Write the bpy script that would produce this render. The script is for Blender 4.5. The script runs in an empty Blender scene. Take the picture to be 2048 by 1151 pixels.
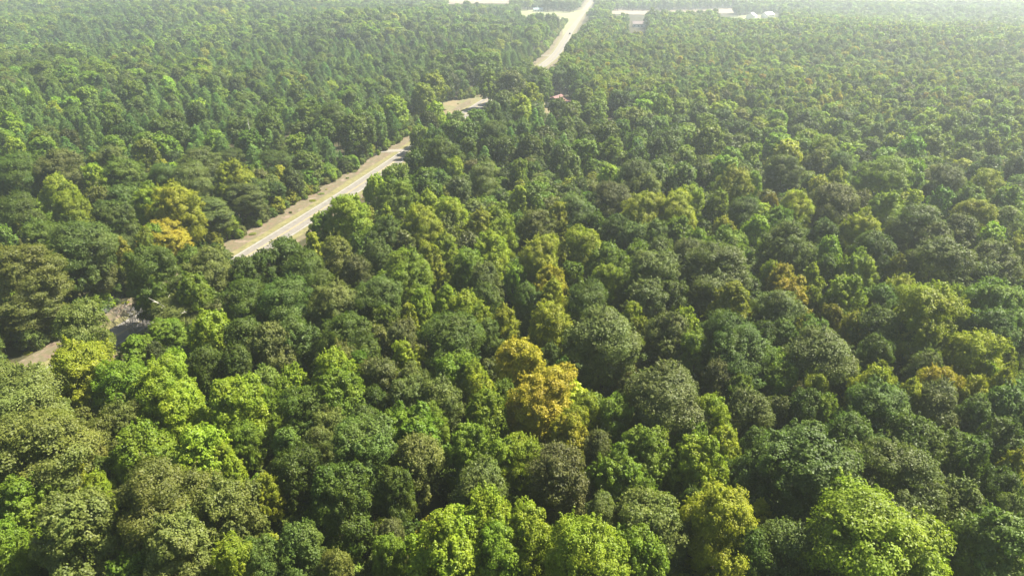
import bpy, bmesh, math, random
import numpy as np
from mathutils import Vector, Matrix, kdtree

# ------------------------------------------------------------------ camera, light, exposure
scene = bpy.context.scene
col = scene.collection
CAM_H = 75.0
PITCH = math.radians(26.0)
cam_d = bpy.data.cameras.new('camera')
cam = bpy.data.objects.new('camera', cam_d)
col.objects.link(cam)
cam.location = (0, 0, CAM_H)
cam.rotation_euler = (math.pi / 2 - PITCH, 0, 0)
cam_d.sensor_width = 36.0
cam_d.lens = 24.0
cam_d.clip_start = 0.5
cam_d.clip_end = 20000
scene.camera = cam

SUN_EL, SUN_AZ = math.radians(54), math.radians(66)      # azimuth clockwise from straight ahead
world = bpy.data.worlds.new('World')
scene.world = world
world.use_nodes = True
wn = world.node_tree.nodes
sky = wn.new('ShaderNodeTexSky')
sky.sky_type = 'NISHITA'
sky.sun_disc = False
sky.sun_elevation = SUN_EL
sky.sun_rotation = SUN_AZ
sky.air_density = 1.2
sky.dust_density = 2.0
bg = wn['Background']
bg.inputs['Strength'].default_value = 0.04
world.node_tree.links.new(sky.outputs[0], bg.inputs['Color'])
sun_d = bpy.data.lights.new('sun', 'SUN')
sun_d.energy = 5.0
sun_d.angle = math.radians(0.5)
sun_d.color = (1.0, 0.93, 0.79)
sun = bpy.data.objects.new('sun', sun_d)
col.objects.link(sun)
sv = Vector((math.sin(SUN_AZ) * math.cos(SUN_EL), math.cos(SUN_AZ) * math.cos(SUN_EL), math.sin(SUN_EL)))
sun.rotation_euler = (-sv).to_track_quat('-Z', 'Y').to_euler()
sun.location = sv * 300

vs = scene.view_settings
vs.view_transform = 'Standard'
vs.look = 'None'
vs.exposure = 2.1
vs.gamma = 1.0
vs.use_curve_mapping = False
cy = scene.cycles
cy.max_bounces = 6
cy.diffuse_bounces = 3
cy.glossy_bounces = 1
cy.transmission_bounces = 3
cy.transparent_max_bounces = 4
cy.volume_bounces = 1
cy.use_denoising = True
cy.caustics_reflective = False
cy.caustics_refractive = False
cy.sample_clamp_indirect = 4.0

rng = np.random.default_rng(7)
random.seed(7)

# ------------------------------------------------------------------ terrain
def sst(a, b, x):
    t = np.clip((x - a) / (b - a), 0, 1)
    return t * t * (3 - 2 * t)
def hgt(x, y):
    x = np.asarray(x, float); y = np.asarray(y, float)
    d = (x - 184) * 0.573 + (y - 700) * 0.819
    w = sst(90, 260, x) * sst(300, 520, y)
    z = w * (5 * np.exp(-(d / 120) ** 2) - 5 * sst(60, 320, d))
    w2 = 1 - sst(-160, -20, x)
    z = z + w2 * sst(330, 520, y) * (5 * np.sin(y / 95. + x / 170.) + 3 * np.sin(x / 70. + 1.3 - y / 160.))
    z = z + sst(1300, 2400, y) * 10 * np.sin(x / 300. + y / 420.)
    return z
def hz(x, y):
    return float(hgt(x, y))

# ------------------------------------------------------------------ helpers
def tag(o, label=None, cat=None, group=None, kind=None):
    if label: o['label'] = label
    if cat: o['category'] = cat
    if group: o['group'] = group
    if kind: o['kind'] = kind
    return o
def empty(name, loc, rz=0):
    o = bpy.data.objects.new(name, None)
    o.location = loc; o.rotation_euler = (0, 0, rz)
    o.empty_display_size = 0.5
    col.objects.link(o)
    return o
def link(name, mesh, mats=None, parent=None):
    o = bpy.data.objects.new(name, mesh)
    col.objects.link(o)
    if mats is not None and not mesh.materials:
        for m in (mats if isinstance(mats, (list, tuple)) else [mats]): mesh.materials.append(m)
    o.parent = parent
    return o
def mesh_of(name, verts, faces):
    me = bpy.data.meshes.new(name)
    me.from_pydata([tuple(map(float, v)) for v in verts], [], faces)
    me.update()
    return me
class MB:
    def __init__(s): s.v = []; s.f = []
    def box(s, x0, x1, y0, y1, z0, z1):
        b = len(s.v)
        s.v += [(x0,y0,z0),(x1,y0,z0),(x1,y1,z0),(x0,y1,z0),(x0,y0,z1),(x1,y0,z1),(x1,y1,z1),(x0,y1,z1)]
        s.f += [tuple(b+i for i in q) for q in ((3,2,1,0),(4,5,6,7),(0,1,5,4),(1,2,6,5),(2,3,7,6),(3,0,4,7))]
        return s
    def poly(s, pts):
        b = len(s.v); s.v += list(pts); s.f.append(tuple(range(b, b + len(pts)))); return s
    def prism(s, a, b2):
        """two matching outlines joined by sides"""
        n = len(a); b = len(s.v); s.v += list(a) + list(b2)
        s.f.append(tuple(range(b + n - 1, b - 1, -1))); s.f.append(tuple(range(b + n, b + 2 * n)))
        for i in range(n):
            j = (i + 1) % n; s.f.append((b + i, b + j, b + n + j, b + n + i))
        return s
    def tube(s, pts, rads, n=6):
        b = len(s.v); pts = [Vector(p) for p in pts]
        for i, p in enumerate(pts):
            d = (pts[min(i + 1, len(pts) - 1)] - pts[max(i - 1, 0)]).normalized()
            u = d.cross(Vector((0.31, 0.95, 0.05))).normalized(); w = d.cross(u)
            for k in range(n):
                a = 2 * math.pi * k / n
                q = p + (u * math.cos(a) + w * math.sin(a)) * rads[i]
                s.v.append((q.x, q.y, q.z))
        for i in range(len(pts) - 1):
            for k in range(n):
                k2 = (k + 1) % n
                s.f.append((b + i*n + k, b + i*n + k2, b + (i+1)*n + k2, b + (i+1)*n + k))
        s.f.append(tuple(b + (len(pts)-1)*n + k for k in range(n)))
        return s
    def mesh(s, name): return mesh_of(name, s.v, s.f)
    def build(s, name, mat, parent=None): return link(name, s.mesh(name), mat, parent)

# ------------------------------------------------------------------ materials
def new_mat(name):
    m = bpy.data.materials.new(name); m.use_nodes = True
    nt = m.node_tree
    return m, nt, nt.nodes, nt.links, nt.nodes['Principled BSDF']
def leaf_mat(name, rough, spec, trans):
    m, nt, N, L, p = new_mat(name)
    out = N['Material Output']
    at = N.new('ShaderNodeAttribute'); at.attribute_type = 'INSTANCER'; at.attribute_name = 'tint'
    lv = N.new('ShaderNodeAttribute'); lv.attribute_type = 'GEOMETRY'; lv.attribute_name = 'lv'
    mr = N.new('ShaderNodeMapRange'); mr.inputs[1].default_value = 0; mr.inputs[2].default_value = 1
    mr.inputs[3].default_value = 0.62; mr.inputs[4].default_value = 1.42
    L.new(lv.outputs['Fac'], mr.inputs[0])
    hs = N.new('ShaderNodeHueSaturation')
    mh = N.new('ShaderNodeMapRange'); mh.inputs[3].default_value = 0.512; mh.inputs[4].default_value = 0.490
    L.new(lv.outputs['Fac'], mh.inputs[0])
    tcn = N.new('ShaderNodeTexCoord'); nz = N.new('ShaderNodeTexNoise'); nz.noise_dimensions = '4D'
    nz.inputs['Scale'].default_value = 0.28; nz.inputs['Detail'].default_value = 2.0
    oi = N.new('ShaderNodeObjectInfo'); rm = N.new('ShaderNodeMath'); rm.operation = 'MULTIPLY'; rm.inputs[1].default_value = 40.0
    L.new(oi.outputs['Random'], rm.inputs[0]); L.new(rm.outputs[0], nz.inputs['W'])
    L.new(tcn.outputs['Object'], nz.inputs['Vector'])
    m2 = N.new('ShaderNodeMapRange'); m2.inputs[1].default_value = .3; m2.inputs[2].default_value = .7
    m2.inputs[3].default_value = -.014; m2.inputs[4].default_value = .010
    L.new(nz.outputs['Fac'], m2.inputs[0])
    ad = N.new('ShaderNodeMath'); L.new(mh.outputs[0], ad.inputs[0]); L.new(m2.outputs[0], ad.inputs[1])
    L.new(ad.outputs[0], hs.inputs['Hue'])
    L.new(mr.outputs[0], hs.inputs['Value'])
    L.new(at.outputs['Color'], hs.inputs['Color'])
    L.new(hs.outputs[0], p.inputs['Base Color'])
    p.inputs['Roughness'].default_value = rough
    p.inputs['Specular IOR Level'].default_value = spec
    tr = N.new('ShaderNodeBsdfTranslucent')
    mx = N.new('ShaderNodeMix'); mx.data_type = 'RGBA'; mx.blend_type = 'MULTIPLY'; mx.inputs[0].default_value = 1
    L.new(hs.outputs[0], mx.inputs[6]); mx.inputs[7].default_value = (1.25, 1.4, 0.5, 1)
    L.new(mx.outputs[2], tr.inputs['Color'])
    ms = N.new('ShaderNodeMixShader'); ms.inputs[0].default_value = trans
    L.new(p.outputs[0], ms.inputs[1]); L.new(tr.outputs[0], ms.inputs[2])
    L.new(ms.outputs[0], out.inputs['Surface'])
    return m
LEAF = leaf_mat('broad_leaves', 0.5, 0.22, 0.42)
NEEDLE = leaf_mat('pine_needles', 0.6, 0.2, 0.3)
def noise_mat(name, cols, scale, rough=0.9, spec=0.2, detail=6, bump=0.0, coord='Object', metal=0.0):
    m, nt, N, L, p = new_mat(name)
    tc = N.new('ShaderNodeTexCoord'); nz = N.new('ShaderNodeTexNoise')
    nz.inputs['Scale'].default_value = scale; nz.inputs['Detail'].default_value = detail
    nz.inputs['Roughness'].default_value = 0.65
    L.new(tc.outputs[coord], nz.inputs['Vector'])
    cr = N.new('ShaderNodeValToRGB')
    el = cr.color_ramp.elements
    el[0].position = 0.32; el[1].position = 0.68
    el[0].color = (*cols[0], 1); el[1].color = (*cols[-1], 1)
    for i, c in enumerate(cols[1:-1]):
        e = el.new(0.32 + 0.36 * (i + 1) / (len(cols) - 1)); e.color = (*c, 1)
    L.new(nz.outputs['Fac'], cr.inputs[0]); L.new(cr.outputs[0], p.inputs['Base Color'])
    p.inputs['Roughness'].default_value = rough; p.inputs['Specular IOR Level'].default_value = spec
    p.inputs['Metallic'].default_value = metal
    if bump:
        b = N.new('ShaderNodeBump'); b.inputs['Strength'].default_value = bump; b.inputs['Distance'].default_value = 0.1
        L.new(nz.outputs['Fac'], b.inputs['Height']); L.new(b.outputs[0], p.inputs['Normal'])
    return m
BARK = noise_mat('bark', [(0.035, 0.028, 0.02), (0.10, 0.085, 0.07)], 3.0, bump=0.5)
DEADWOOD = noise_mat('grey_dead_wood', [(0.13, 0.125, 0.12), (0.22, 0.215, 0.205)], 4.0)
PALEWOOD = noise_mat('bleached_wood', [(0.40, 0.38, 0.33), (0.58, 0.55, 0.50)], 4.0)
FLOOR = noise_mat('forest_floor', [(0.018, 0.022, 0.010), (0.035, 0.034, 0.014), (0.060, 0.045, 0.024)], 0.35, bump=0.3)
VERGE = noise_mat('dry_verge', [(0.06, 0.046, 0.032), (0.125, 0.09, 0.063), (0.08, 0.076, 0.04), (0.135, 0.103, 0.076), (0.165, 0.133, 0.1)], 0.30, detail=9, bump=0.4)
GRASS = noise_mat('mown_grass', [(0.075, 0.08, 0.03), (0.125, 0.115, 0.05), (0.16, 0.145, 0.07)], 0.5, detail=9, bump=0.4)
FIELD = noise_mat('dry_field', [(0.095, 0.08, 0.04), (0.15, 0.12, 0.068), (0.095, 0.1, 0.045), (0.17, 0.135, 0.08)], 0.10, detail=10, bump=0.3)
PASTURE = noise_mat('pale_pasture', [(0.12, 0.14, 0.06), (0.17, 0.18, 0.085), (0.2, 0.195, 0.11)], 0.03, detail=9)
TANFIELD = noise_mat('tan_crop_field', [(0.16, 0.13, 0.095), (0.21, 0.17, 0.125)], 0.02, detail=9)
ASPHALT = noise_mat('worn_asphalt', [(0.098, 0.09, 0.077), (0.125, 0.115, 0.1), (0.15, 0.138, 0.12)], 0.6, rough=0.75, spec=0.4, detail=10, bump=0.1)
CONCRETE = noise_mat('pale_concrete', [(0.15, 0.137, 0.115), (0.19, 0.175, 0.15)], 0.8)
WHITEPAINT = noise_mat('white_line_paint', [(0.2, 0.19, 0.175), (0.4, 0.39, 0.36)], 1.5)
YELLOWPAINT = noise_mat('yellow_line_paint', [(0.22, 0.18, 0.08), (0.36, 0.28, 0.1)], 1.5)

# ------------------------------------------------------------------ the ground and the road
xs = np.concatenate([np.arange(-4000, -700, 100), np.arange(-700, 900, 20), np.arange(900, 4001, 100)])
ys = np.concatenate([np.arange(-400, 1500, 20), np.arange(1500, 2600, 50), np.arange(2600, 6001, 200)])
gx, gy = np.meshgrid(xs, ys)
gz = hgt(gx, gy)
V = np.stack([gx.ravel(), gy.ravel(), gz.ravel()], 1)
nx_, ny_ = len(xs), len(ys)
F = [(j*nx_+i, j*nx_+i+1, (j+1)*nx_+i+1, (j+1)*nx_+i) for j in range(ny_-1) for i in range(nx_-1)]
ground = link('ground', mesh_of('ground', V, F), FLOOR)
tag(ground, 'dark leaf-littered forest floor under all the trees', 'ground', kind='structure')

RP = np.array([(-121, 20), (-106, 62), (-92.3, 111.4), (-86.2, 131), (-72.2, 177.4), (-62.6, 210.8), (-55.2, 238.2), (-37.5, 310), (-19, 381.3),
               (29.1, 560.5), (51, 700), (64.1, 795.8), (107.4, 1095.9), (157.5, 1429.6), (230, 1900), (330, 2500)])
def catmull(P, step=6.0):
    out = []
    for i in range(1, len(P) - 2):
        p0, p1, p2, p3 = P[i-1], P[i], P[i+1], P[i+2]
        n = max(2, int(np.linalg.norm(p2 - p1) / step))
        for k in range(n):
            t = k / n
            out.append(0.5 * ((2*p1) + (-p0+p2)*t + (2*p0-5*p1+4*p2-p3)*t*t + (-p0+3*p1-3*p2+p3)*t**3))
    return np.array(out)
ROAD = catmull(RP)
tng = np.gradient(ROAD, axis=0); tng /= np.linalg.norm(tng, axis=1)[:, None]
NRM = np.stack([tng[:, 1], -tng[:, 0]], 1)            # points to the right of travel
def strip(name, o0, o1, dz, mat, wob=0.0, parent=None, a=0, b=None, seg=2):
    R, Nn = ROAD[a:b], NRM[a:b]
    n = len(R); v = []
    w0 = np.convolve(rng.normal(0, 1, n), np.ones(5)/5, 'same') * wob
    w1 = np.convolve(rng.normal(0, 1, n), np.ones(5)/5, 'same') * wob
    for i in range(n):
        for k in range(seg + 1):
            o = (o0 + w0[i]) + (o1 + w1[i] - o0 - w0[i]) * k / seg
            p = R[i] + Nn[i] * o
            v.append((p[0], p[1], hz(p[0], p[1]) + dz))
    s_ = seg + 1
    f = [(i*s_+k, i*s_+k+1, (i+1)*s_+k+1, (i+1)*s_+k) for i in range(n-1) for k in range(seg)]
    return link(name, mesh_of(name, v, f), mat, parent)
verge = strip('verge', -11.0, 8.0, 0.060, VERGE, 1.6, seg=4)
tag(verge, 'pinkish brown dry verge along both sides of the road', 'verge', kind='structure')
grass = strip('grass_strip', -6.2, 5.4, 0.085, GRASS, 0.7, seg=3)
tag(grass, 'yellowed mown grass strips edging the asphalt', 'grass strip', kind='structure')
road = strip('road', -3.55, 3.55, 0.125, ASPHALT, 0.06)
tag(road, 'straight two-lane grey asphalt road running off through the forest', 'road', kind='structure')
for o in (-3.08, 3.08):
    strip('edge_line', o - 0.09, o + 0.09, 0.129, WHITEPAINT, 0.0, road, seg=1)
for o in (-0.17, 0.17):
    strip('centre_line', o - 0.075, o + 0.075, 0.129, YELLOWPAINT, 0.0, road, seg=1)

def patch(name, pts, dz, mat, label, cell=20.0, parent=None):
    bm = bmesh.new()
    vsx = [bm.verts.new((x, y, 0)) for x, y in pts]
    bm.faces.new(vsx)
    px = [p[0] for p in pts]; py = [p[1] for p in pts]
    for ax, lo, hi in ((0, min(px), max(px)), (1, min(py), max(py))):
        c = math.ceil(lo / cell) * cell
        while c < hi:
            co = (c, 0, 0) if ax == 0 else (0, c, 0)
            no = (1, 0, 0) if ax == 0 else (0, 1, 0)
            bmesh.ops.bisect_plane(bm, geom=bm.verts[:] + bm.edges[:] + bm.faces[:], plane_co=co, plane_no=no)
            c += cell
    for v in bm.verts: v.co.z = hz(v.co.x, v.co.y) + dz
    bmesh.ops.recalc_face_normals(bm, faces=bm.faces[:])
    me = bpy.data.meshes.new(name); bm.to_mesh(me); bm.free()
    o = link(name, me, mat, parent)
    if label: tag(o, label, 'field' if 'drive' not in name else 'driveway', kind='structure')
    return o
patch('dry_field', [(-42, 362), (-45, 385), (-38, 398), (-22, 408), (-12, 412), (-14, 392), (-22, 360)], 0.07, FIELD,
      'tan mown field in the clearing beside the road')
patch('yard', [(8, 368), (20, 362), (38, 364), (44, 392), (28, 404), (12, 396)], 0.05, FIELD, 'small patch of dry grass around the red-roofed barn')
patch('pasture', [(52, 745), (60, 860), (62, 960), (70, 1070), (118, 1110), (104, 1060), (86, 960), (66, 830)], 0.30, PASTURE,
      'long pale green pasture beside the far stretch of road')
patch('pasture', [(5, 985), (66, 985), (74, 1080), (5, 1120)], 0.34, PASTURE, 'pale pasture in front of the little blue-roofed shed')
patch('crop_field', [(120, 1030), (250, 1080), (345, 1120), (375, 1225), (250, 1170), (125, 1130)], 0.4, TANFIELD,
      'thin tan strip of open field behind the far tree line')
patch('crop_field', [(-150, 1270), (0, 1250), (10, 1450), (-140, 1410)], 0.4, TANFIELD, 'pale open field at the very top of the picture')
patch('yard', [(275, 990), (305, 925), (375, 960), (420, 1100), (340, 1085)], 0.4, PASTURE, 'pale grass yard around the white farmhouse')
patch('driveway', [(-66, 282), (-64, 286.5), (-47, 289.5), (-41.5, 292), (-42.5, 284), (-48, 285)], 0.11, CONCRETE,
      'short pale driveway joining the road at the bend of the tree line')
patch('driveway', [(8, 588), (8, 591.5), (30, 595), (35, 597), (33, 588), (29, 590)], 0.11, CONCRETE,
      'pale dirt driveway meeting the far stretch of road')

# ------------------------------------------------------------------ crown prototypes
PD, PH = 9.0, 9.5                                   # prototype crown width and height in metres
def unit(v): return v / np.maximum(np.linalg.norm(v, axis=-1, keepdims=True), 1e-9)
def prof(kind, z):
    if kind in ('dome', 'cauli'):
        return np.where(z > .40, np.sqrt(np.clip(1 - ((z - .40) / .60) ** 2, 0, 1)), np.sqrt(np.clip(1 - ((.40 - z) / .55) ** 2, 0, 1)))
    if kind == 'fine':
        return np.where(z > .5, np.sqrt(np.clip(1 - ((z - .5) / .5) ** 2, 0, 1)), np.sqrt(np.clip(1 - ((.5 - z) / .62) ** 2, 0, 1)))
    if kind == 'poplar':
        return np.where(z > .36, np.clip(1 - ((z - .36) / .64) ** 2.0, 0, 1) ** .62, .70 + .30 * z / .36)
    if kind == 'plume':
        return np.where(z > .30, np.clip(1 - ((z - .30) / .70), 0, 1) ** .62, .72 + .28 * z / .30)
    return np.clip(1 - z, 0, 1) ** .78
def crown_points(kind, seed, n):
    """leaf positions, normals and a per-leaf tone for one crown"""
    r = np.random.default_rng(seed)
    R = PD / 2
    spec = {'dome': (34, 11, .215, .40, .85), 'cauli': (22, 10, .25, .40, .9), 'fine': (46, 12, .17, .42, .55),
            'poplar': (40, 9, .185, .42, .95), 'plume': (70, 7, .115, .46, .95), 'pine': (0, 0, 0, 0, 0)}[kind]
    nl, ns, rl, rs, sq = spec
    P, Nn, T = [], [], []
    if kind == 'pine':
        # whorls of upturned boughs carrying needle tufts
        tufts = []
        nw = 9
        for w in range(nw):
            z = (w + .35 + r.uniform(-.25, .25)) / nw
            rad = R * prof('pine', z) * (0.92 if z > .12 else .8)
            nb = int(6 if z < .7 else 4)
            a0 = r.uniform(0, 6.28)
            for b in range(nb):
                a = a0 + b * 6.283 / nb + r.uniform(-.25, .25)
                ln = rad * r.uniform(.72, 1.12)
                for q in (.42, .62, .8, .97):
                    for s_ in range(2):
                        rr = ln * q
                        a2 = a + r.normal(0, .20)
                        zz = z * PH + .22 * rr * q + r.normal(0, .22)
                        tufts.append((rr * math.cos(a2), rr * math.sin(a2), zz, .42 * (1.15 - .3 * z)))
        for q in range(5): tufts.append((r.normal(0, .2), r.normal(0, .2), PH * (.88 + .035 * q), .36))
        tufts = np.array(tufts)
        m = max(3, n // len(tufts))
        d = unit(r.normal(0, 1, (len(tufts), m, 3)) + np.array([0, 0, .5]))
        rad = tufts[:, None, 3:4] * 1.3 * r.uniform(.35, 1.1, (len(tufts), m, 1)) * np.array([1.15, 1.15, .85])
        P = (tufts[:, None, :3] + d * rad).reshape(-1, 3)
        Nn = unit(d + r.normal(0, .6, d.shape) + np.array([0, 0, .5])).reshape(-1, 3)
        T = (np.repeat(r.uniform(.2, .8, len(tufts)), m) + r.normal(0, .14, len(P))).clip(0, 1)
        return P, Nn, T
    # whole-crown asymmetry
    ph = r.uniform(0, 6.28, 4); am = r.uniform(.04, .17, 4)
    lean = r.normal(0, .05 * R, 2)
    # lobes spread over the envelope by area
    zc = np.linspace(.02, .985, 400); wz = prof(kind, zc) + .15
    zc = r.choice(zc, nl, p=wz / wz.sum())
    zc = np.sort(np.clip(zc, .04, .93))
    ang = np.arange(nl) * 2.39996 + r.normal(0, .35, nl)
    lobes = []
    for z, a in zip(zc, ang):
        k = 1 + sum(am[i] * math.sin((i + 1) * a + ph[i]) for i in range(4))
        rad_l = rl * PD * r.uniform(.52, 1.38) * (.8 if kind != 'fine' and z > .8 else 1)
        rr = max(0, R * prof(kind, np.array(z)) * k - rad_l * .62) * r.uniform(.74, 1.12)
        top = max(0., PH * (.5 + (z - .5) * .93) + r.normal(0, .25))
        lobes.append((rr * math.cos(a) + lean[0] * z, rr * math.sin(a) + lean[1] * z, top, rad_l))
    for q in range(4 if kind != 'plume' else 7):
        zq = .80 if kind != 'plume' else r.uniform(.6, .88)
        lobes.append((r.normal(0, .13 * PD), r.normal(0, .13 * PD), PH * zq, rl * PD * r.uniform(.8, 1.1)))
    C0 = np.array([0, 0, PH * .38])
    clumps = []
    for lx, ly, lz, lr in lobes:
        c = np.array([lx, ly, lz])
        outw = unit(c - C0 + np.array([0, 0, .8]))
        tone = r.normal(0, .10)
        for s_ in range(ns):
            for tr in range(12):
                d = unit(r.normal(0, 1, 3))
                if d @ outw > -.15: break
            sc = np.array([1, 1, sq])
            if kind == 'plume':
                d = unit(d * np.array([.8, .8, 1]) + np.array([0, 0, .2]))
            clumps.append((*(c + d * lr * .78 * sc), lr * rs * r.uniform(.75, 1.3), *unit(d + outw * .5), tone + r.normal(0, .09)))
    for q in range(170 if kind != 'fine' else 110):
        lx, ly, lz, lr = lobes[r.integers(len(lobes))]
        c = np.array([lx, ly, lz]); outw = unit(c - C0 + np.array([0, 0, .8]))
        d = unit(outw + r.normal(0, .55, 3))
        base = c + d * lr * .95; step = r.uniform(.16, .34)
        for s_ in range(r.integers(2, 5)):
            clumps.append((*(base + d * step * s_ + np.array([0, 0, -.02 * s_ * s_])), .20 - .025 * s_, *d, r.normal(.04, .12)))
    clumps = np.array(clumps)
    nc = len(clumps)
    wgt = clumps[:, 3] ** 1.6
    which = r.choice(nc, int(n * .94), p=wgt / wgt.sum())
    cl = clumps[which]; m = len(cl)
    d = unit(r.normal(0, 1, (m, 3)) + cl[:, 4:7] * .8)
    sh = np.array([1.1, 1.1, .76]) if kind != 'fine' else np.array([1.3, 1.3, .5])
    ani = r.uniform(.75, 1.3, (nc, 3))[which]
    rad = cl[:, 3:4] * (r.uniform(.2, 1.12, (m, 1)) ** .6) * sh * ani
    P = cl[:, :3] + d * rad
    Nn = unit(d * .7 + cl[:, 4:7] * .45 + np.array([0, 0, .35]) + r.normal(0, .45, d.shape))
    T = (.5 + cl[:, 7] + r.normal(0, .15, m)).clip(0, 1)
    # loose inner leaves so the crown is not hollow
    k = n - len(P)
    if k > 0:
        dz = r.uniform(.05, .85, k); a = r.uniform(0, 6.283, k)
        rr = R * prof(kind, dz) * np.sqrt(r.uniform(0, .55, k))
        P = np.vstack([P, np.stack([rr * np.cos(a), rr * np.sin(a), dz * PH], 1)])
        Nn = np.vstack([Nn, unit(r.normal(0, 1, (k, 3)) + np.array([0, 0, .5]))])
        T = np.concatenate([T, r.uniform(.2, .7, k)])
    return P, Nn, T
def trunk_geo(kind, seed):
    r = random.Random(seed)
    mb = MB()
    top = PH * (.92 if kind == 'pine' else .62)
    mb.tube([(0, 0, -8), (0, 0, -7.4), (.05, .03, -3), (0, .1, 1), (.1, 0, top)], [.42, .30, .24, .19, .04], 7)
    if kind != 'pine':
        for k in range(6):
            a = k * 1.05 + r.uniform(-.3, .3); z0 = r.uniform(-.6, 2.6); l = r.uniform(.30, .40) * PD
            mb.tube([(0, 0, z0), (l*.45*math.cos(a), l*.45*math.sin(a), z0 + 1.6), (l*math.cos(a), l*math.sin(a), z0 + 3.8)], [.13, .09, .02], 5)
    return mb
def leaf_arrays(kind, seed, n, la, lb):
    P, Nn, T = crown_points(kind, seed, n)
    q = np.percentile(np.hypot(P[:, 0], P[:, 1]), 96)
    P = P * np.array([PD / 2 / q, PD / 2 / q, PH / np.percentile(P[:, 2], 99.3)])
    r = np.random.default_rng(seed + 99)
    k = len(P)
    t1 = unit(np.cross(Nn, r.normal(0, 1, (k, 3)))); t2 = np.cross(Nn, t1)
    s = r.uniform(.7, 1.3, (k, 1))
    up = Nn * s * la * .22
    v = np.stack([P - t1 * la * s, P - t2 * lb * s + up, P + t1 * la * s, P + t2 * lb * s + up], 1).reshape(-1, 3)
    return v, T
def crown_mesh(name, kind, seed, n, la, lb, trunk):
    v, T = leaf_arrays(kind, seed, n, la, lb)
    k = len(T)
    fs = np.arange(4 * k).reshape(-1, 4)
    loops = fs.ravel(); tot = [4] * k; mi = [0] * k
    tone = list(T)
    if trunk:
        mb = trunk_geo(kind, seed)
        b = len(v); v = np.vstack([v, np.array(mb.v)])
        ex = []
        for f in mb.f: ex += [i + b for i in f]; tot.append(len(f)); mi.append(1); tone.append(.5)
        loops = np.concatenate([loops, ex])
    me = bpy.data.meshes.new(name)
    me.vertices.add(len(v)); me.vertices.foreach_set('co', v.astype(np.float32).ravel())
    me.loops.add(len(loops)); me.loops.foreach_set('vertex_index', loops.astype(np.int32))
    tot = np.array(tot, np.int32)
    me.polygons.add(len(tot))
    me.polygons.foreach_set('loop_start', np.concatenate([[0], np.cumsum(tot)[:-1]]).astype(np.int32))
    me.polygons.foreach_set('loop_total', tot)
    me.polygons.foreach_set('material_index', np.array(mi, np.int32))
    me.update(calc_edges=True)
    at = me.attributes.new('lv', 'FLOAT', 'FACE'); at.data.foreach_set('value', np.array(tone, np.float32))
    me.materials.append(NEEDLE if kind == 'pine' else LEAF)
    if trunk: me.materials.append(BARK)
    return me
VAR = [('dome', 11), ('dome', 12), ('dome', 13), ('dome', 14), ('poplar', 21), ('poplar', 22), ('poplar', 23), ('fine', 31), ('fine', 32),
       ('cauli', 41), ('cauli', 42), ('cauli', 43), ('plume', 51), ('plume', 52), ('pine', 61), ('pine', 62), ('pine', 63)]
KIDX = {}
for i, (k, s_) in enumerate(VAR): KIDX.setdefault(k, []).append(i)
NEAR = [crown_mesh('crown_near', k, s_, 40000 if k != 'pine' else 14000, .132 if k != 'pine' else .26, .092 if k != 'pine' else .05, False) for k, s_ in VAR]
BIG = {i: crown_mesh('crown_big', VAR[i][0], VAR[i][1], 82000, .092, .064, False) for i in (0, 1, 2, 4, 5, 7, 9)}
SWAP = {3: 0, 6: 4, 8: 7, 10: 9, 11: 9, 12: 5, 13: 4}
TRUNK = []
for k, s_ in VAR:
    me = trunk_geo(k, s_).mesh('trunk'); me.materials.append(BARK); TRUNK.append(me)
protos = bpy.data.collections.new('forest_sources')
npr = 0
for lod, (n, la, lb, pn, pa, pb) in enumerate(((11000, .25, .175, 6000, .34, .10), (1700, .60, .44, 1300, .60, .22))):
    for k, s_ in VAR:
        q = k == 'pine'
        me = crown_mesh('crown_lod', k, s_, pn if q else n, pa if q else la, pb if q else lb, True)
        o = bpy.data.objects.new('source_%02d' % npr, me); npr += 1
        protos.objects.link(o)
NV = len(VAR)

# ------------------------------------------------------------------ where the trees stand
TINT = {'D': (0.068, 0.104, 0.013), 'G': (0.102, 0.13, 0.03), 'B': (0.086, 0.13, 0.023), 'F': (0.12, 0.18, 0.015), 'L': (0.172, 0.228, 0.016), 'Y': (0.196, 0.22, 0.016), 'W': (0.255, 0.225, 0.017), 'O': (0.116, 0.13, 0.025), 'R': (0.098, 0.114, 0.031), 'K': (0.128, 0.156, 0.034), 'P': (0.104, 0.172, 0.041), 'C': (0.024, 0.052, 0.018)}
FORM = {'D': ['dome', 'cauli'], 'G': ['dome', 'fine', 'cauli'], 'B': ['dome', 'dome', 'cauli'], 'F': ['poplar', 'poplar', 'dome'], 'L': ['poplar', 'poplar', 'poplar', 'dome', 'plume'],
        'Y': ['poplar', 'plume', 'dome'], 'W': ['poplar'], 'O': ['fine'], 'R': ['cauli', 'dome'], 'K': ['cauli', 'dome'], 'P': ['pine'], 'C': ['poplar']}
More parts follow.
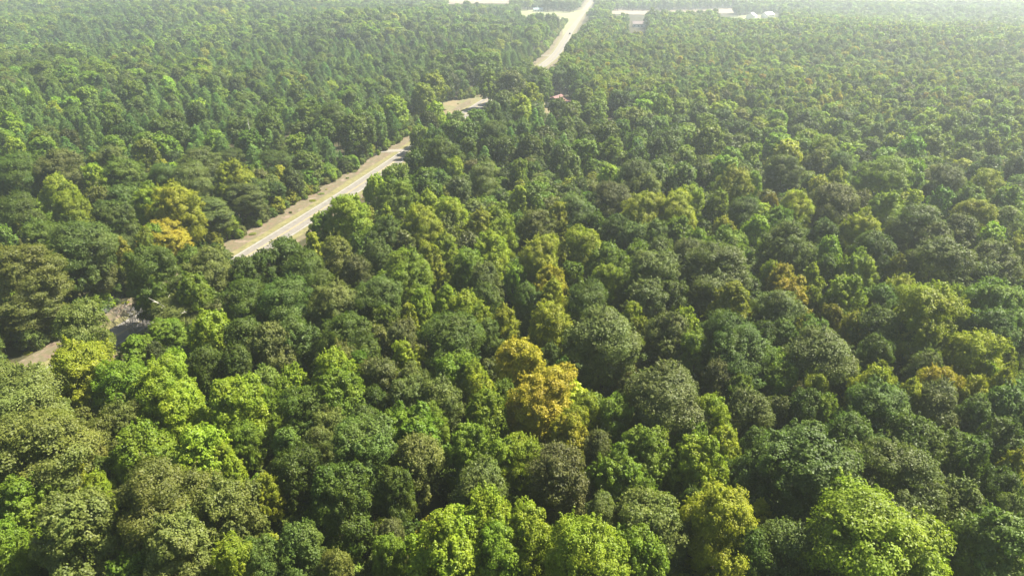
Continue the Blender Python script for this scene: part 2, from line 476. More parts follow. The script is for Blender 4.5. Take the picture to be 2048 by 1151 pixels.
TREES = "40.6 55.6 22.0 15.0 L;36.3 68.3 21.0 15.0 B;-63.7 71.9 20.8 14.3 O;48.5 67.1 19.6 12.6 G;-43.5 64.4 19.1 11.9 O;-70.8 82.8 20.4 13.8 K;8.5 55.6 18.8 10.2 L;-19.9 72.9 19.0 11.8 B;75.0 107.6 22.0 15.0 Y;23.4 84.7 19.8 12.9 R;-52.0 60.1 17.8 10.1 K;-7.4 57.6 18.5 9.8 L;24.8 61.3 18.8 10.2 Y;56.4 58.8 17.4 9.6 B;-39.0 58.6 17.2 9.3 K;-68.4 92.3 20.4 12.3 Y;54.4 83.2 18.7 11.4 B;-101.9 129.6 21.0 15.0 O;4.7 87.1 18.8 11.5 W;16.2 103.1 19.9 13.0 G;51.3 96.8 19.4 12.4 G;-50.4 74.3 17.8 10.1 F;-21.9 66.3 17.2 9.4 D;16.8 61.8 16.9 8.9 K;-35.5 64.8 16.9 8.9 K;-54.0 88.4 19.4 11.0 L;43.0 129.6 21.0 14.8 G;38.3 97.8 18.8 11.6 B;-42.3 73.6 18.2 9.3 L;6.4 70.2 17.0 9.0 R;48.3 76.5 17.4 9.5 D;-60.0 88.4 18.1 10.6 F;-10.9 103.3 19.1 11.9 D;90.4 133.2 20.9 14.5 G;18.4 74.7 17.0 9.0 F;32.3 58.2 16.0 7.6 G;56.5 76.7 17.1 9.2 D;56.0 65.2 16.4 8.2 G;-41.2 84.1 18.5 9.8 L;92.5 115.0 19.4 12.4 F;-102.8 127.7 13.5 13.3 O;37.8 104.8 18.6 11.2 D;-97.6 143.4 20.9 14.4 B;-62.2 66.2 16.2 7.9 F;-4.0 68.3 16.3 8.1 G;-3.0 63.0 17.0 7.7 L;-13.6 79.6 17.0 9.0 F;14.3 71.0 16.5 8.3 F;25.4 72.1 17.5 8.4 L;14.6 57.3 15.7 7.2 F;-68.4 125.5 11.5 12.9 K;-27.1 88.3 17.5 9.7 F;29.4 128.7 19.8 12.9 G;-21.9 129.8 19.7 12.8 F;-43.8 118.3 18.8 11.6 B;-29.6 105.3 18.1 10.6 D;74.9 84.9 17.0 9.0 B;103.5 134.4 19.7 12.8 R;-76.7 133.1 19.6 12.6 D;-61.7 76.4 16.2 8.0 O;-5.6 76.4 16.2 8.0 F;-2.3 58.7 15.3 6.7 F;61.4 74.4 16.1 7.8 D;69.0 77.4 16.3 8.0 D;-52.7 118.4 18.5 11.0 D;63.0 146.5 19.9 13.1 D;-91.0 165.4 13.5 14.4 W;99.2 156.5 20.3 13.6 G;-140.1 206.2 21.0 15.0 R;-28.8 72.2 15.7 7.3 D;-13.0 74.6 15.9 7.5 K;-25.4 59.2 15.1 6.4 B;1.6 60.6 16.1 6.5 L;28.1 58.5 15.1 6.3 D;35.5 64.6 15.4 6.8 D;50.9 65.5 15.4 6.8 G;-106.1 114.9 13.5 10.4 B;-34.1 118.3 18.1 10.5 K;-27.1 120.9 18.2 10.7 B;51.0 115.8 17.9 10.3 G;87.4 108.2 17.6 9.8 B;78.9 99.5 18.1 9.2 Y;56.3 89.1 17.5 8.4 Y;85.4 173.8 20.7 14.2 R;-32.0 85.6 16.2 8.0 D;-11.1 87.8 16.3 8.1 G;1.4 99.3 16.9 8.9 W;15.3 118.8 17.8 10.2 D;42.2 117.0 18.7 10.1 Y;72.5 104.3 18.1 9.2 Y;65.6 86.6 16.3 8.0 R;-115.4 197.3 21.0 15.0 D;-99.9 160.4 19.9 13.0 B;-65.2 133.9 18.6 11.2 K;-40.1 162.1 21.2 13.5 L;-23.1 223.3 21.0 15.0 D;-53.8 106.3 18.1 9.1 L;-48.8 83.7 17.0 7.7 L;-42.9 104.1 17.0 9.0 G;28.7 107.5 17.1 9.2 G;67.5 109.3 17.1 9.2 D;-88.7 172.4 21.0 13.2 Y;-43.7 133.2 18.2 10.7 D;111.4 199.3 21.0 15.0 F;-60.4 60.1 14.7 5.8 F;-1.7 74.0 16.3 6.6 L;64.2 68.8 15.1 6.3 D;-60.1 103.9 11.5 8.6 B;-58.3 82.6 15.7 7.2 O;-48.4 107.0 16.8 8.7 D;26.5 121.0 17.4 9.6 G;-85.9 182.6 13.5 13.6 G;-80.6 112.4 16.9 8.9 K;-150.5 202.6 20.9 14.5 D;-127.8 168.6 19.4 12.4 D;5.9 140.0 19.1 10.6 Y;82.3 144.5 18.4 10.9 D;-22.0 94.2 16.0 7.6 R;-9.6 96.6 16.1 7.8 F;-16.3 88.5 15.7 7.3 G;-3.9 84.4 16.6 7.0 L;6.7 109.6 17.6 8.5 Y;36.2 85.7 15.6 7.1 R;-59.3 67.5 14.7 5.9 F;-38.9 73.1 15.9 6.2 L;-32.5 57.0 15.3 5.2 L;17.0 67.5 14.7 5.9 F;11.4 64.5 14.6 5.7 G;31.5 72.2 14.9 6.2 B;53.8 57.5 14.3 5.3 F;-67.5 115.1 11.5 8.8 F;-38.6 107.5 16.4 8.2 B;-29.3 95.7 16.9 7.5 L;-113.2 153.1 18.3 10.9 D;40.2 141.3 17.9 10.2 R;50.4 147.8 18.1 10.6 F;-5.4 121.1 16.8 8.8 D;15.6 84.1 15.3 6.7 F;30.2 83.6 16.3 6.6 L;66.7 121.9 17.9 8.8 L;69.0 92.4 15.7 7.2 W;77.5 90.3 16.6 7.0 Y;-101.9 144.8 17.8 10.2 F;-30.6 154.3 18.2 10.7 D;-22.9 158.2 19.4 10.9 Y;34.1 169.0 19.8 11.5 Y;42.3 169.0 19.8 11.5 Y;16.1 169.4 18.8 11.6 B;85.5 156.0 19.3 10.8 Y;117.7 163.8 19.6 11.2 Y;-59.5 80.2 15.0 6.2 O;-15.5 69.4 14.5 5.6 D;-29.0 57.9 14.1 5.0 B;1.1 75.2 15.8 5.9 L;25.6 79.6 15.0 6.2 F;34.8 77.4 14.9 6.1 B;8.1 79.5 15.9 6.2 Y;53.6 60.0 14.2 5.1 F;63.2 64.6 14.4 5.3 G;-76.5 131.6 11.5 9.1 F;-84.4 94.1 15.6 7.1 K;-47.0 99.0 15.7 7.3 D;-19.9 107.4 16.1 7.7 R;32.5 123.2 16.6 8.5 D;34.0 94.7 15.5 6.9 R;69.6 97.2 15.6 7.1 G;45.1 96.2 15.5 7.0 F;61.7 88.1 16.2 6.5 Y;45.5 86.7 15.2 6.5 D;70.8 85.2 15.1 6.4 B;-99.6 213.0 20.1 13.3 G;-95.4 198.2 19.5 12.5 G;-32.6 185.1 19.0 11.8 F;-50.5 142.0 17.6 9.9 B;-5.1 144.4 18.4 9.6 L;37.3 200.6 19.6 12.7 G;27.3 180.7 18.8 11.6 R;16.4 147.2 18.5 9.8 Y;21.4 140.3 17.3 9.4 F;74.6 170.8 19.4 11.0 Y;101.0 151.1 17.7 10.0 R;99.2 130.7 16.9 8.9 G;-82.8 113.2 11.5 7.8 F;-70.0 109.5 11.5 7.6 F;-8.9 116.5 17.2 7.9 L;-18.3 99.1 16.5 7.0 L;-22.5 83.2 14.9 6.1 B;-16.9 83.2 14.9 6.1 F;-12.3 83.6 14.9 6.2 F;32.7 104.0 15.7 7.2 F;57.2 123.9 16.5 8.3 W;78.4 123.2 17.4 8.2 Y;63.3 102.4 15.6 7.1 D;-81.5 197.4 13.5 12.3 G;-65.4 125.8 16.4 8.2 F;-52.6 99.4 15.4 6.8 D;73.6 121.2 16.2 7.9 B;-116.6 172.8 18.9 10.3 L;-98.3 178.5 19.1 10.5 L;-40.1 144.9 16.9 8.9 O;-15.3 145.3 17.9 8.9 L;-10.0 137.6 16.6 8.5 F;65.2 193.6 19.6 11.3 Y;61.7 171.4 17.8 10.2 D;5.8 161.7 17.5 9.7 O;128.9 197.5 18.8 11.5 R;99.4 172.1 18.9 10.2 L;110.6 158.5 17.4 9.6 G;-27.3 83.3 14.5 5.6 K;23.3 66.8 13.9 4.7 D;30.0 77.5 15.3 5.2 Y;68.6 72.8 15.1 5.0 Y;-56.4 117.1 15.7 7.2 R;-76.5 83.9 14.5 5.6 F;-29.5 101.8 15.1 6.4 O;36.7 91.7 14.7 5.9 F;70.9 106.8 15.2 6.6 D;49.2 108.9 15.3 6.7 B;72.8 89.6 15.6 5.7 Y;48.3 86.4 14.5 5.6 F;-105.5 200.9 18.4 11.0 B;-84.5 201.1 19.4 11.0 Y;-58.3 135.1 16.2 7.9 D;-83.6 234.5 13.5 12.7 D;-22.5 174.4 18.5 9.7 L;-16.3 167.8 18.3 9.4 L;-54.6 138.1 16.3 8.0 D;-18.8 140.2 17.3 8.1 Y;-7.7 160.7 18.0 9.1 Y;12.2 165.4 18.2 9.3 Y;8.2 131.0 16.1 7.7 W;68.5 164.8 17.2 9.3 F;84.9 208.8 18.7 11.4 G;126.9 166.2 17.2 9.4 K;138.7 191.5 19.1 10.5 Y;76.1 136.6 17.2 8.0 L;-1.8 112.9 16.3 6.6 Y;-6.4 94.5 15.7 5.8 L;-21.4 88.2 14.5 5.5 D;-4.9 90.3 15.5 5.6 Y;-1.1 90.3 14.5 5.6 F;-16.6 95.1 14.7 5.8 K;-38.7 88.3 14.5 5.5 F;8.4 123.6 16.6 7.1 Y;8.9 82.6 15.3 5.2 Y;6.6 100.6 14.9 6.1 D;45.6 108.5 15.1 6.4 D;87.7 120.6 16.5 7.0 L;55.5 109.0 15.2 6.5 B;54.7 94.3 14.7 5.8 B;-30.7 144.7 16.3 8.1 B;-5.5 132.9 15.9 7.6 G;-34.7 136.6 16.1 7.7 R;-58.2 70.9 14.8 4.5 Y;-54.1 68.5 14.7 4.4 L;-39.3 80.4 14.1 5.0 F;-20.6 56.9 13.5 4.2 O;-14.5 58.8 13.5 4.2 F;12.0 78.2 14.0 4.9 R;19.6 61.5 13.5 4.2 K;-17.7 119.4 16.3 6.7 L;11.6 85.7 15.2 5.2 Y;-96.6 144.2 16.1 7.8 R;-74.7 282.4 20.5 13.9 D;-85.2 291.3 20.8 14.3 F;-7.3 254.8 19.6 12.7 D;3.7 123.9 15.3 6.7 B;42.7 100.7 14.6 5.7 B;48.9 91.8 15.3 5.3 Y;-131.2 189.9 18.3 9.5 L;-109.0 183.5 17.1 9.2 B;-99.3 236.5 13.5 11.6 D;-79.7 202.3 13.5 10.1 D;-48.1 162.9 16.5 8.4 F;-2.8 156.0 17.3 8.0 L;-3.0 166.5 17.6 8.5 L;-8.4 205.0 17.8 10.2 K;39.9 193.3 17.4 9.7 K;49.0 181.1 18.1 9.1 L;26.5 160.3 16.4 8.2 D;30.4 156.8 16.3 8.1 B;35.0 157.7 16.4 8.1 B;44.2 152.5 16.2 7.9 F;20.2 131.2 16.5 7.0 L;76.7 157.7 16.4 8.1 D;96.2 196.1 18.5 9.8 L;105.7 215.8 18.1 10.6 B;106.1 229.9 19.6 11.2 L;117.3 146.8 17.0 7.7 Y;128.4 183.1 17.1 9.2 F;58.2 132.7 15.6 7.1 W;-132.4 223.0 18.1 10.5 K;-32.0 68.6 14.5 4.2 Y;-28.4 79.9 13.8 4.6 K;31.0 64.2 14.5 4.2 Y;-13.0 122.1 16.0 6.3 L;-4.8 110.2 14.7 5.8 B;22.8 115.1 15.8 6.0 Y;91.3 106.6 14.6 5.6 G;-63.6 268.4 19.3 12.2 F;-15.7 253.4 18.8 11.6 D;78.4 95.0 15.1 5.1 Y;41.0 87.1 13.9 4.8 R;-116.2 183.6 16.7 8.6 O;-71.3 234.5 13.5 10.7 D;-35.4 151.9 15.8 7.3 D;-26.5 151.9 15.8 7.3 R;-9.9 150.8 15.8 7.3 R;-26.9 199.3 17.1 9.2 F;45.4 208.1 17.4 9.6 G;52.3 204.6 17.3 9.4 B;67.8 213.3 17.5 9.8 F;42.2 161.0 16.0 7.7 F;5.0 186.9 16.8 8.7 F;34.7 147.0 15.6 7.2 G;61.7 162.0 16.1 7.7 F;74.9 149.0 15.7 7.2 F;91.8 226.5 18.9 10.3 L;125.2 208.1 17.4 9.6 F;109.1 177.7 17.5 8.4 L;115.1 153.6 16.8 7.4 L;139.5 184.0 16.7 8.6 F;-15.8 99.6 15.1 5.0 Y;-37.1 91.9 13.9 4.8 F;-35.7 205.2 17.1 9.1 B;-15.0 61.9 13.5 4.2 R;-33.0 79.4 13.5 4.2 B;-101.3 128.1 13.5 5.9 L;-81.3 94.4 13.9 4.8 B;-65.1 84.6 13.6 4.3 O;-73.6 143.5 15.2 6.5 D;-60.8 274.8 18.7 11.3 D;-60.8 274.8 18.7 11.3 D;-2.5 238.4 17.7 10.0 B;-1.0 365.7 21.0 14.7 G;-25.9 99.7 13.9 4.7 F;-35.9 94.8 14.7 4.5 L;84.9 100.7 14.9 4.7 Y;61.6 95.9 14.8 4.5 L;55.5 94.8 14.7 4.5 Y;-125.6 231.6 18.2 9.3 L;-39.9 193.1 17.3 8.1 L;-47.1 149.8 16.1 6.4 Y;-15.9 194.5 16.3 8.0 G;-32.3 221.1 17.0 9.0 D;-16.5 164.4 15.5 7.0 G;16.9 229.2 17.2 9.3 D;30.2 202.1 17.5 8.3 L;61.1 213.5 16.8 8.7 G;21.9 165.4 15.6 7.0 F;29.6 146.7 15.1 6.4 F;13.2 136.1 14.8 6.0 F;0.8 135.4 14.8 5.9 F;97.2 182.5 16.0 7.6 R;101.3 222.8 17.0 9.0 O;122.0 185.4 16.1 7.7 F;154.0 215.1 16.8 8.8 B;85.4 137.9 15.8 6.0 Y;33.4 114.3 15.1 5.0 L;-39.2 360.7 21.1 13.3 L;-55.7 72.6 13.5 4.2 D;-48.0 62.7 13.5 4.2 O;-24.1 114.4 15.0 4.9 L;-24.9 109.5 13.9 4.7 O;-125.6 157.3 15.0 6.3 B;-52.2 309.6 18.7 11.4 F;-23.1 265.1 17.6 9.9 F;8.6 333.6 20.2 12.2 Y;3.5 306.2 19.6 11.2 Y;-18.6 439.1 21.0 15.0 D;63.8 112.5 14.9 4.7 Y;46.1 91.2 13.5 4.2 R;-167.2 240.7 16.9 8.9 F;19.2 220.2 16.4 8.2 G;56.9 181.2 16.5 6.9 L;23.8 177.9 15.4 6.8 G;1.6 184.2 16.6 7.0 L;11.8 144.7 15.6 5.7 Y;89.5 193.4 16.8 7.3 Y;71.7 140.2 14.5 5.6 D;64.7 134.2 15.4 5.4 Y;-63.2 104.0 13.5 4.2 R;-20.3 116.4 14.8 4.6 Y;23.9 110.6 14.7 4.4 Y;9.1 98.7 13.5 4.2 B;62.2 117.3 13.8 4.6 W;53.4 111.6 14.7 4.5 Y;76.2 102.7 14.5 4.2 Y;-128.9 204.8 16.8 7.4 L;-90.8 161.9 13.5 6.1 F;42.7 228.9 16.3 8.1 D;-37.3 372.4 19.5 12.6 D;-11.7 375.4 20.6 12.6 L;-102.0 124.7 13.5 4.6 L;-115.8 142.6 15.2 5.2 Y;-44.1 340.9 18.4 11.0 F;-33.0 294.6 18.6 9.8 L;-35.1 284.0 17.2 9.4 D;-29.1 256.1 16.6 8.5 B;35.4 396.9 19.6 12.7 F;-3.3 323.4 18.1 10.5 G;-41.1 95.6 13.5 4.2 K;61.1 124.4 14.7 4.4 L;54.0 162.9 15.4 5.5 Y;164.3 218.2 15.6 7.0 D;-91.8 158.8 14.2 5.1 F;-8.9 305.4 17.2 9.3 D;15.8 364.2 17.9 10.3 F;35.5 338.5 17.4 9.6 F;2.3 214.3 16.0 6.2 L;-19.4 218.5 15.8 5.9 L;74.9 203.3 15.5 5.6 L;-12.5 372.7 18.4 9.6 L;-33.9 173.7 14.8 4.6 Y;74.0 186.5 13.8 4.5 W;57.5 137.4 14.5 4.2 L;19.7 94.2 13.5 4.2 G;-93.8 151.8 14.5 4.2 Y;15.5 411.7 17.0 9.1 K;-9.6 383.6 9.0 4.3 C"
CLEAR = [[(-104.3, 117.0), (-103.3, 114.5), (-85.2, 93.4), (-82.6, 92.3), (-77.5, 90.4), (-75.1, 89.8), (-72.6, 90.8), (-71.5, 93.4), (-72.6, 95.9), (-75.9, 102.0), (-93.1, 123.9), (-95.6, 125.0), (-98.1, 123.9), (-101.5, 121.9), (-103.2, 119.5)], [(-92.6, 135.8), (-91.8, 129.0), (-90.8, 126.5), (-88.4, 121.9), (-72.9, 99.5), (-70.3, 98.4), (-67.8, 99.4), (-65.9, 103.7), (-64.8, 106.3), (-65.0, 112.3), (-66.1, 114.8), (-67.7, 117.8), (-83.1, 143.1), (-85.6, 144.2), (-88.1, 143.1), (-91.5, 138.3)], [(-80.3, 176.7), (-79.3, 174.2), (-65.5, 142.4), (-62.9, 141.3), (-56.8, 141.0), (-54.3, 142.0), (-53.2, 144.6), (-48.4, 160.6), (-47.6, 177.7), (-58.8, 216.7), (-59.9, 219.2), (-62.9, 224.4), (-65.4, 225.5), (-67.9, 224.4), (-69.0, 221.9), (-75.3, 198.0)], [(-68.7, 220.9), (-66.4, 211.8), (-55.7, 175.8), (-54.7, 173.3), (-52.1, 172.2), (-49.6, 173.2), (-48.5, 175.8), (-41.7, 192.4), (-40.3, 208.6), (-39.7, 233.8), (-48.6, 281.6), (-49.7, 284.1), (-52.2, 285.2), (-54.7, 284.1), (-55.8, 281.6), (-65.0, 251.3)], [(-56.4, 294.9), (-55.1, 273.8), (-46.4, 227.3), (-45.4, 224.8), (-42.8, 223.7), (-40.3, 224.7), (-36.1, 228.5), (-35.0, 231.1), (-34.7, 249.2), (-42.5, 300.2), (-43.6, 302.7), (-46.1, 303.8), (-48.6, 302.7), (-55.3, 297.4)], [(-40.5, 391.5), (-39.4, 369.4), (-33.3, 306.6), (-32.3, 304.1), (-29.7, 303.0), (-16.2, 298.6), (-13.7, 299.6), (-12.6, 302.2), (-7.7, 327.1), (-10.0, 394.1), (-11.5, 404.6), (-12.6, 407.1), (-15.1, 408.2), (-17.6, 407.1), (-39.4, 394.0)], [(8.2, 442.9), (9.2, 440.4), (11.8, 439.3), (23.5, 435.1), (26.0, 436.1), (27.1, 438.7), (40.4, 522.5), (61.7, 669.7), (73.6, 806.8), (72.5, 809.3), (70.0, 810.4), (57.8, 810.4), (55.3, 809.3), (54.2, 806.8), (17.9, 602.6), (10.7, 533.6)], [(39.2, 595.6), (40.2, 593.1), (42.8, 592.0), (45.3, 593.0), (56.3, 617.0), (57.4, 619.6), (84.0, 773.9), (94.7, 868.7), (117.4, 1085.9), (116.3, 1088.4), (113.8, 1089.5), (111.3, 1088.4), (72.9, 1046.7), (71.8, 1044.2), (49.9, 744.5)], [(8.0, 806.8), (9.0, 804.3), (11.6, 803.2), (57.4, 789.7), (59.9, 790.7), (61.0, 793.3), (75.4, 991.6), (79.7, 1053.5), (78.6, 1056.0), (18.1, 1094.9), (15.6, 1096.0), (13.1, 1094.9), (12.0, 1092.4), (8.9, 873.9)], [(112.5, 847.9), (113.5, 845.4), (116.1, 844.3), (270.1, 895.4), (272.6, 896.4), (273.7, 899.0), (341.2, 1123.7), (362.9, 1198.2), (361.8, 1200.7), (359.3, 1201.8), (152.5, 1118.2), (150.0, 1117.1), (148.9, 1114.6), (118.4, 891.7)], [(-122.8, 1367.9), (-118.4, 1315.1), (-95.4, 1052.1), (-94.4, 1049.6), (-91.8, 1048.5), (-2.8, 1020.4), (-0.3, 1021.4), (0.8, 1024.0), (-0.2, 1417.1), (-1.3, 1419.6), (-3.8, 1420.7), (-119.2, 1371.5), (-121.7, 1370.4)], [(223.6, 798.2), (241.5, 751.0), (242.5, 748.5), (245.1, 747.4), (247.6, 748.4), (284.6, 771.6), (285.7, 774.2), (356.3, 967.7), (398.8, 1085.1), (397.7, 1087.6), (395.2, 1088.7), (342.9, 1070.3), (340.4, 1069.2), (281.5, 1000.2), (280.4, 997.7)], [(11.3, 314.2), (12.3, 311.7), (15.6, 308.3), (18.2, 307.2), (20.7, 308.2), (29.0, 313.9), (30.1, 316.5), (36.1, 388.3), (37.1, 401.5), (36.0, 404.0), (26.4, 408.6), (23.9, 409.7), (21.4, 408.6), (16.3, 398.1), (15.2, 395.6), (14.7, 385.5)], [(99.6, 640.7), (100.6, 638.2), (103.2, 637.1), (115.3, 633.6), (117.8, 634.6), (118.9, 637.2), (147.8, 796.5), (162.7, 885.6), (161.6, 888.1), (159.1, 889.2), (156.6, 888.1), (136.1, 865.3), (135.0, 862.8), (107.2, 690.3)], [(91.7, 948.1), (92.7, 945.6), (95.3, 944.5), (97.8, 945.5), (105.9, 949.1), (107.0, 951.7), (127.9, 1094.2), (159.0, 1367.7), (157.9, 1370.2), (155.4, 1371.3), (152.9, 1370.2), (142.9, 1362.7), (141.8, 1360.2), (115.5, 1185.1)]]
def jit(c, amt=.15):
    b = 1 + rng.normal(0, amt)
    return [max(.004, TINT[c][i] * b * (1 + rng.normal(0, amt * .3))) for i in range(3)]
trees = []                                          # x, y, height, crown width, colour code, form index
for row in TREES.split(';'):
    x, y, h, d, c = row.split()
    kind = FORM[c][rng.integers(len(FORM[c]))]
    trees.append((float(x), float(y), float(h), float(d), c, KIDX[kind][rng.integers(len(KIDX[kind]))]))

def inside(poly, x, y):
    c = np.zeros(len(x), bool)
    n = len(poly)
    for i in range(n):
        x0, y0 = poly[i]; x1, y1 = poly[i - 1]
        if y0 == y1: continue
        c ^= ((y0 > y) != (y1 > y)) & (x < (x1 - x0) * (y - y0) / (y1 - y0) + x0)
    return c
PLANT = [(45, 612), (100, 720), (141, 772), (402, 936), (520, 700), (460, 553), (250, 265), (166, 288), (137, 301), (112, 336), (77, 347), (43, 353), (37, 432)]
def road_off(x, y):
    """signed distance from the road's centre line, right positive"""
    i = np.clip(np.searchsorted(ROAD[:, 1], y), 0, len(ROAD) - 1)
    dx = x - ROAD[i, 0]; dy = y - ROAD[i, 1]
    return dx * NRM[i, 0] + dy * NRM[i, 1]
def vnoise(x, y, sc, seed):
    r = np.random.default_rng(seed); g = r.random((64, 64))
    u = x / sc % 63; v = y / sc % 63
    i = u.astype(int); j = v.astype(int); a = u - i; b = v - j
    a = a*a*(3-2*a); b = b*b*(3-2*b)
    return (g[i, j]*(1-a)*(1-b) + g[i+1, j]*a*(1-b) + g[i, j+1]*(1-a)*b + g[i+1, j+1]*a*b)
def grid(x0, x1, y0, y1, s, j=.38):
    xx, yy = np.meshgrid(np.arange(x0, x1, s), np.arange(y0, y1, s * .87))
    xx = xx + (np.arange(xx.shape[0]) % 2)[:, None] * s / 2
    xx = xx.ravel() + rng.uniform(-j, j, xx.size) * s; yy = yy.ravel() + rng.uniform(-j, j, yy.size) * s
    k = np.abs(xx) < 60 + .92 * np.maximum(yy, 0) + 20          # only what the picture (and a step aside) can see
    return xx[k], yy[k]
def open_ground(x, y):
    o = road_off(x, y)
    k = (o < -11.5) | (o > 7.5)
    for p in CLEAR: k &= ~inside(p, x, y)
    return k
kd = kdtree.KDTree(len(trees))
for i, t in enumerate(trees): kd.insert((t[0], t[1], 0), i)
kd.balance()
fill = []
# lower trees that fill the gaps under the big near crowns
x, y = grid(-330, 330, 18, 240, 4.6)
k = open_ground(x, y); x, y = x[k], y[k]
for a, b in zip(x, y):
    near = kd.find_n((a, b, 0), 2)
    if any(q[2] < .30 * trees[q[1]][3] for q in near): continue
    edge = near[0][2] > .62 * trees[near[0][1]][3] + 2.5
    d = rng.uniform(4.2, 6.4) + (1.8 if edge else 0)
    h = rng.uniform(5, 9) + (4.0 if edge else 0)
    fill.append((a, b, h, d, 'DDBFFGLYKD'[rng.integers(10)]))
# bushy forest edge along the road, leafy to the ground
for i in range(0, len(ROAD) - 1):
    if ROAD[i, 1] > 900: break
    for side, lo, hi in ((-1, 11.4, 16), (-1, 10.6, 13)):
        for q in range(2):
            o = side * rng.uniform(lo, hi); s_ = rng.random()
            p = ROAD[i] * (1 - s_) + ROAD[i + 1] * s_ + NRM[i] * o
            if side > 0:
                hh = rng.uniform(1.4, 2.6)
            else:
                hh = rng.uniform(2.6, 6.4) if hi > 15 else rng.uniform(1.2, 3.2)
                if any(inside(pl, p[:1], p[1:])[0] for pl in CLEAR[5:6]): continue
            fill.append((p[0], p[1], hh, hh * rng.uniform(.75, 1.05) + .6, 'FFDLYGKB'[rng.integers(8)]))
# weeds and saplings scattered on the verges
for q in range(200):
    i = rng.integers(0, len(ROAD) - 1)
    if ROAD[i, 1] > 700: continue
    o = -rng.uniform(7.5, 13) if rng.random() < .6 else rng.uniform(5.2, 9)
    p = ROAD[i] + NRM[i] * o + tng[i] * rng.uniform(-3, 3)
    hh = rng.uniform(.2, .6)
    fill.append((p[0], p[1], hh, rng.uniform(.8, 2.6), 'YKKO'[rng.integers(4)]))
# the canopy beyond
def canopy(x0, x1, y0, y1, s, dlo, dhi, pack=.43):
    x, y = grid(x0, x1, y0, y1, s, .5)
    k = open_ground(x, y) & ~inside(PLANT, x, y); x, y = x[k], y[k]
    o = rng.permutation(len(x)); x, y = x[o], y[o]
    n1 = vnoise(x + 5000, y, 55, 3); n2 = vnoise(x + 5000, y, 45, 5); n3 = vnoise(x + 5000, y, 140, 9); n4 = vnoise(x + 5000, y, 70, 11)
    cells = {}; C = dhi
    for i in range(len(x)):
        q = kd.find((x[i], y[i], 0))
        d = dlo + (dhi - dlo) * min(1, max(0, .75 * n2[i] + .5 * rng.random() ** 2 - .12))
        u = rng.random() * .52 + n1[i] * .56 - .04 - (.13 if x[i] > 25 and y[i] < 620 else 0)
        c = 'P' if (n3[i] > .60 and x[i] < 20 and rng.random() < .6) else ('WYYLLLLFFFFFFFBBBBBDDDDGGGKR'[int(min(.999, max(0, u)) * 28)])
        if c == 'W' and rng.random() < .8: c = 'L'
        if c == 'P': d = min(d, dlo * 1.15)
        if q[2] < .42 * (d + trees[q[1]][3]): continue
        ci, cj = int(x[i] // C), int(y[i] // C)
        if any((x[i] - a) ** 2 + (y[i] - b) ** 2 < (pack * (d + e)) ** 2 for m in (-1, 0, 1) for n in (-1, 0, 1) for a, b, e in cells.get((ci + m, cj + n), ())): continue
        cells.setdefault((ci, cj), []).append((x[i], y[i], d))
        h = 9 + (.66 if y[i] < 800 else .45) * d + rng.normal(0, 1.5) + (n4[i] - .5) * 6
        fill.append((x[i], y[i], max(7.5, h), d, c))
canopy(-560, 560, 236, 620, 4.6, 5.8, 14.5)
canopy(-900, 900, 620, 1050, 5.6, 6.5, 15)
canopy(-1500, 1500, 1050, 1900, 7.5, 9, 17)
# pine plantation on the rise beyond the barn
x, y = grid(20, 560, 255, 950, 5.0)
k = open_ground(x, y) & inside(PLANT, x, y); x, y = x[k], y[k]
n1 = vnoise(x, y, 30, 21); n2 = vnoise(x, y, 75, 22)
band = np.exp(-((y - .32 * x - 300) / 90) ** 2)
for i in range(len(x)):
    q = kd.find((x[i], y[i], 0))
    u = rng.random()
    yel = .28 + .42 * band[i] * (n1[i] > .28)
    if u < yel: c = 'YYLLKLW'[rng.integers(7)]
    elif u < yel + .03 + .16 * (n2[i] > .66): c = 'DBRGD'[rng.integers(5)]
    elif u < yel + .34: c = 'FLFB'[rng.integers(4)]
    else: c = 'P'
    d = rng.uniform(4.8, 7.0) if c in 'PYKW' else rng.uniform(6.0, 9.8)
    if q[2] < .40 * (d + trees[q[1]][3]): continue
    fill.append((x[i], y[i], rng.uniform(11, 15) + (.4 * d - 2) + (n2[i] - .5) * 6, d, c) + ((KIDX['plume'][rng.integers(2)],) if c in 'YLKWF' and rng.random() < .6 else ()))

# ------------------------------------------------------------------ counted trees
def project(x, y, z):
    c, s = math.cos(PITCH), math.sin(PITCH); dz = z - CAM_H
    dep = y * c - dz * s
    return .5 + (x / dep) * (2 / 3), .5 * 575 / 1024 * 1024 / 575 - ((y * s + dz * c) / dep) * (2 / 3) * 1024 / 575, dep
def crown_h(h, d, pine=False): return .60 * h if pine else min(.66 * h, 1.35 * d + 1)
def make_tree(name, x, y, h, d, c, vi, tint=None):
    pine = VAR[vi][0] == 'pine'
    hc = crown_h(h, d, pine)
    e = empty(name, (x, y, hz(x, y)), rng.uniform(0, 6.283))
    cr = bpy.data.objects.new('crown', NEAR[vi] if d < 10.2 or pine else BIG[vi if vi in BIG else SWAP[vi]]); col.objects.link(cr); cr.parent = e
    a = d / PD
    cr.location = (0, 0, h - hc); cr.scale = (a * rng.uniform(.94, 1.06), a * rng.uniform(.94, 1.06), hc / PH)
    cr['tint'] = tint or jit(c, .08)
    tr = bpy.data.objects.new('trunk', TRUNK[vi]); col.objects.link(tr); tr.parent = e
    # trunk meshes run 8 m below the crown at scale 1: shorten so the foot stands just in the soil
    tr.scale = (a, a, (h - hc + .35) / 8.0)
    tr.location = (0, 0, h - hc)
    return e
order = sorted(range(len(trees)), key=lambda i: -trees[i][3] / project(trees[i][0], trees[i][1], trees[i][2])[2])
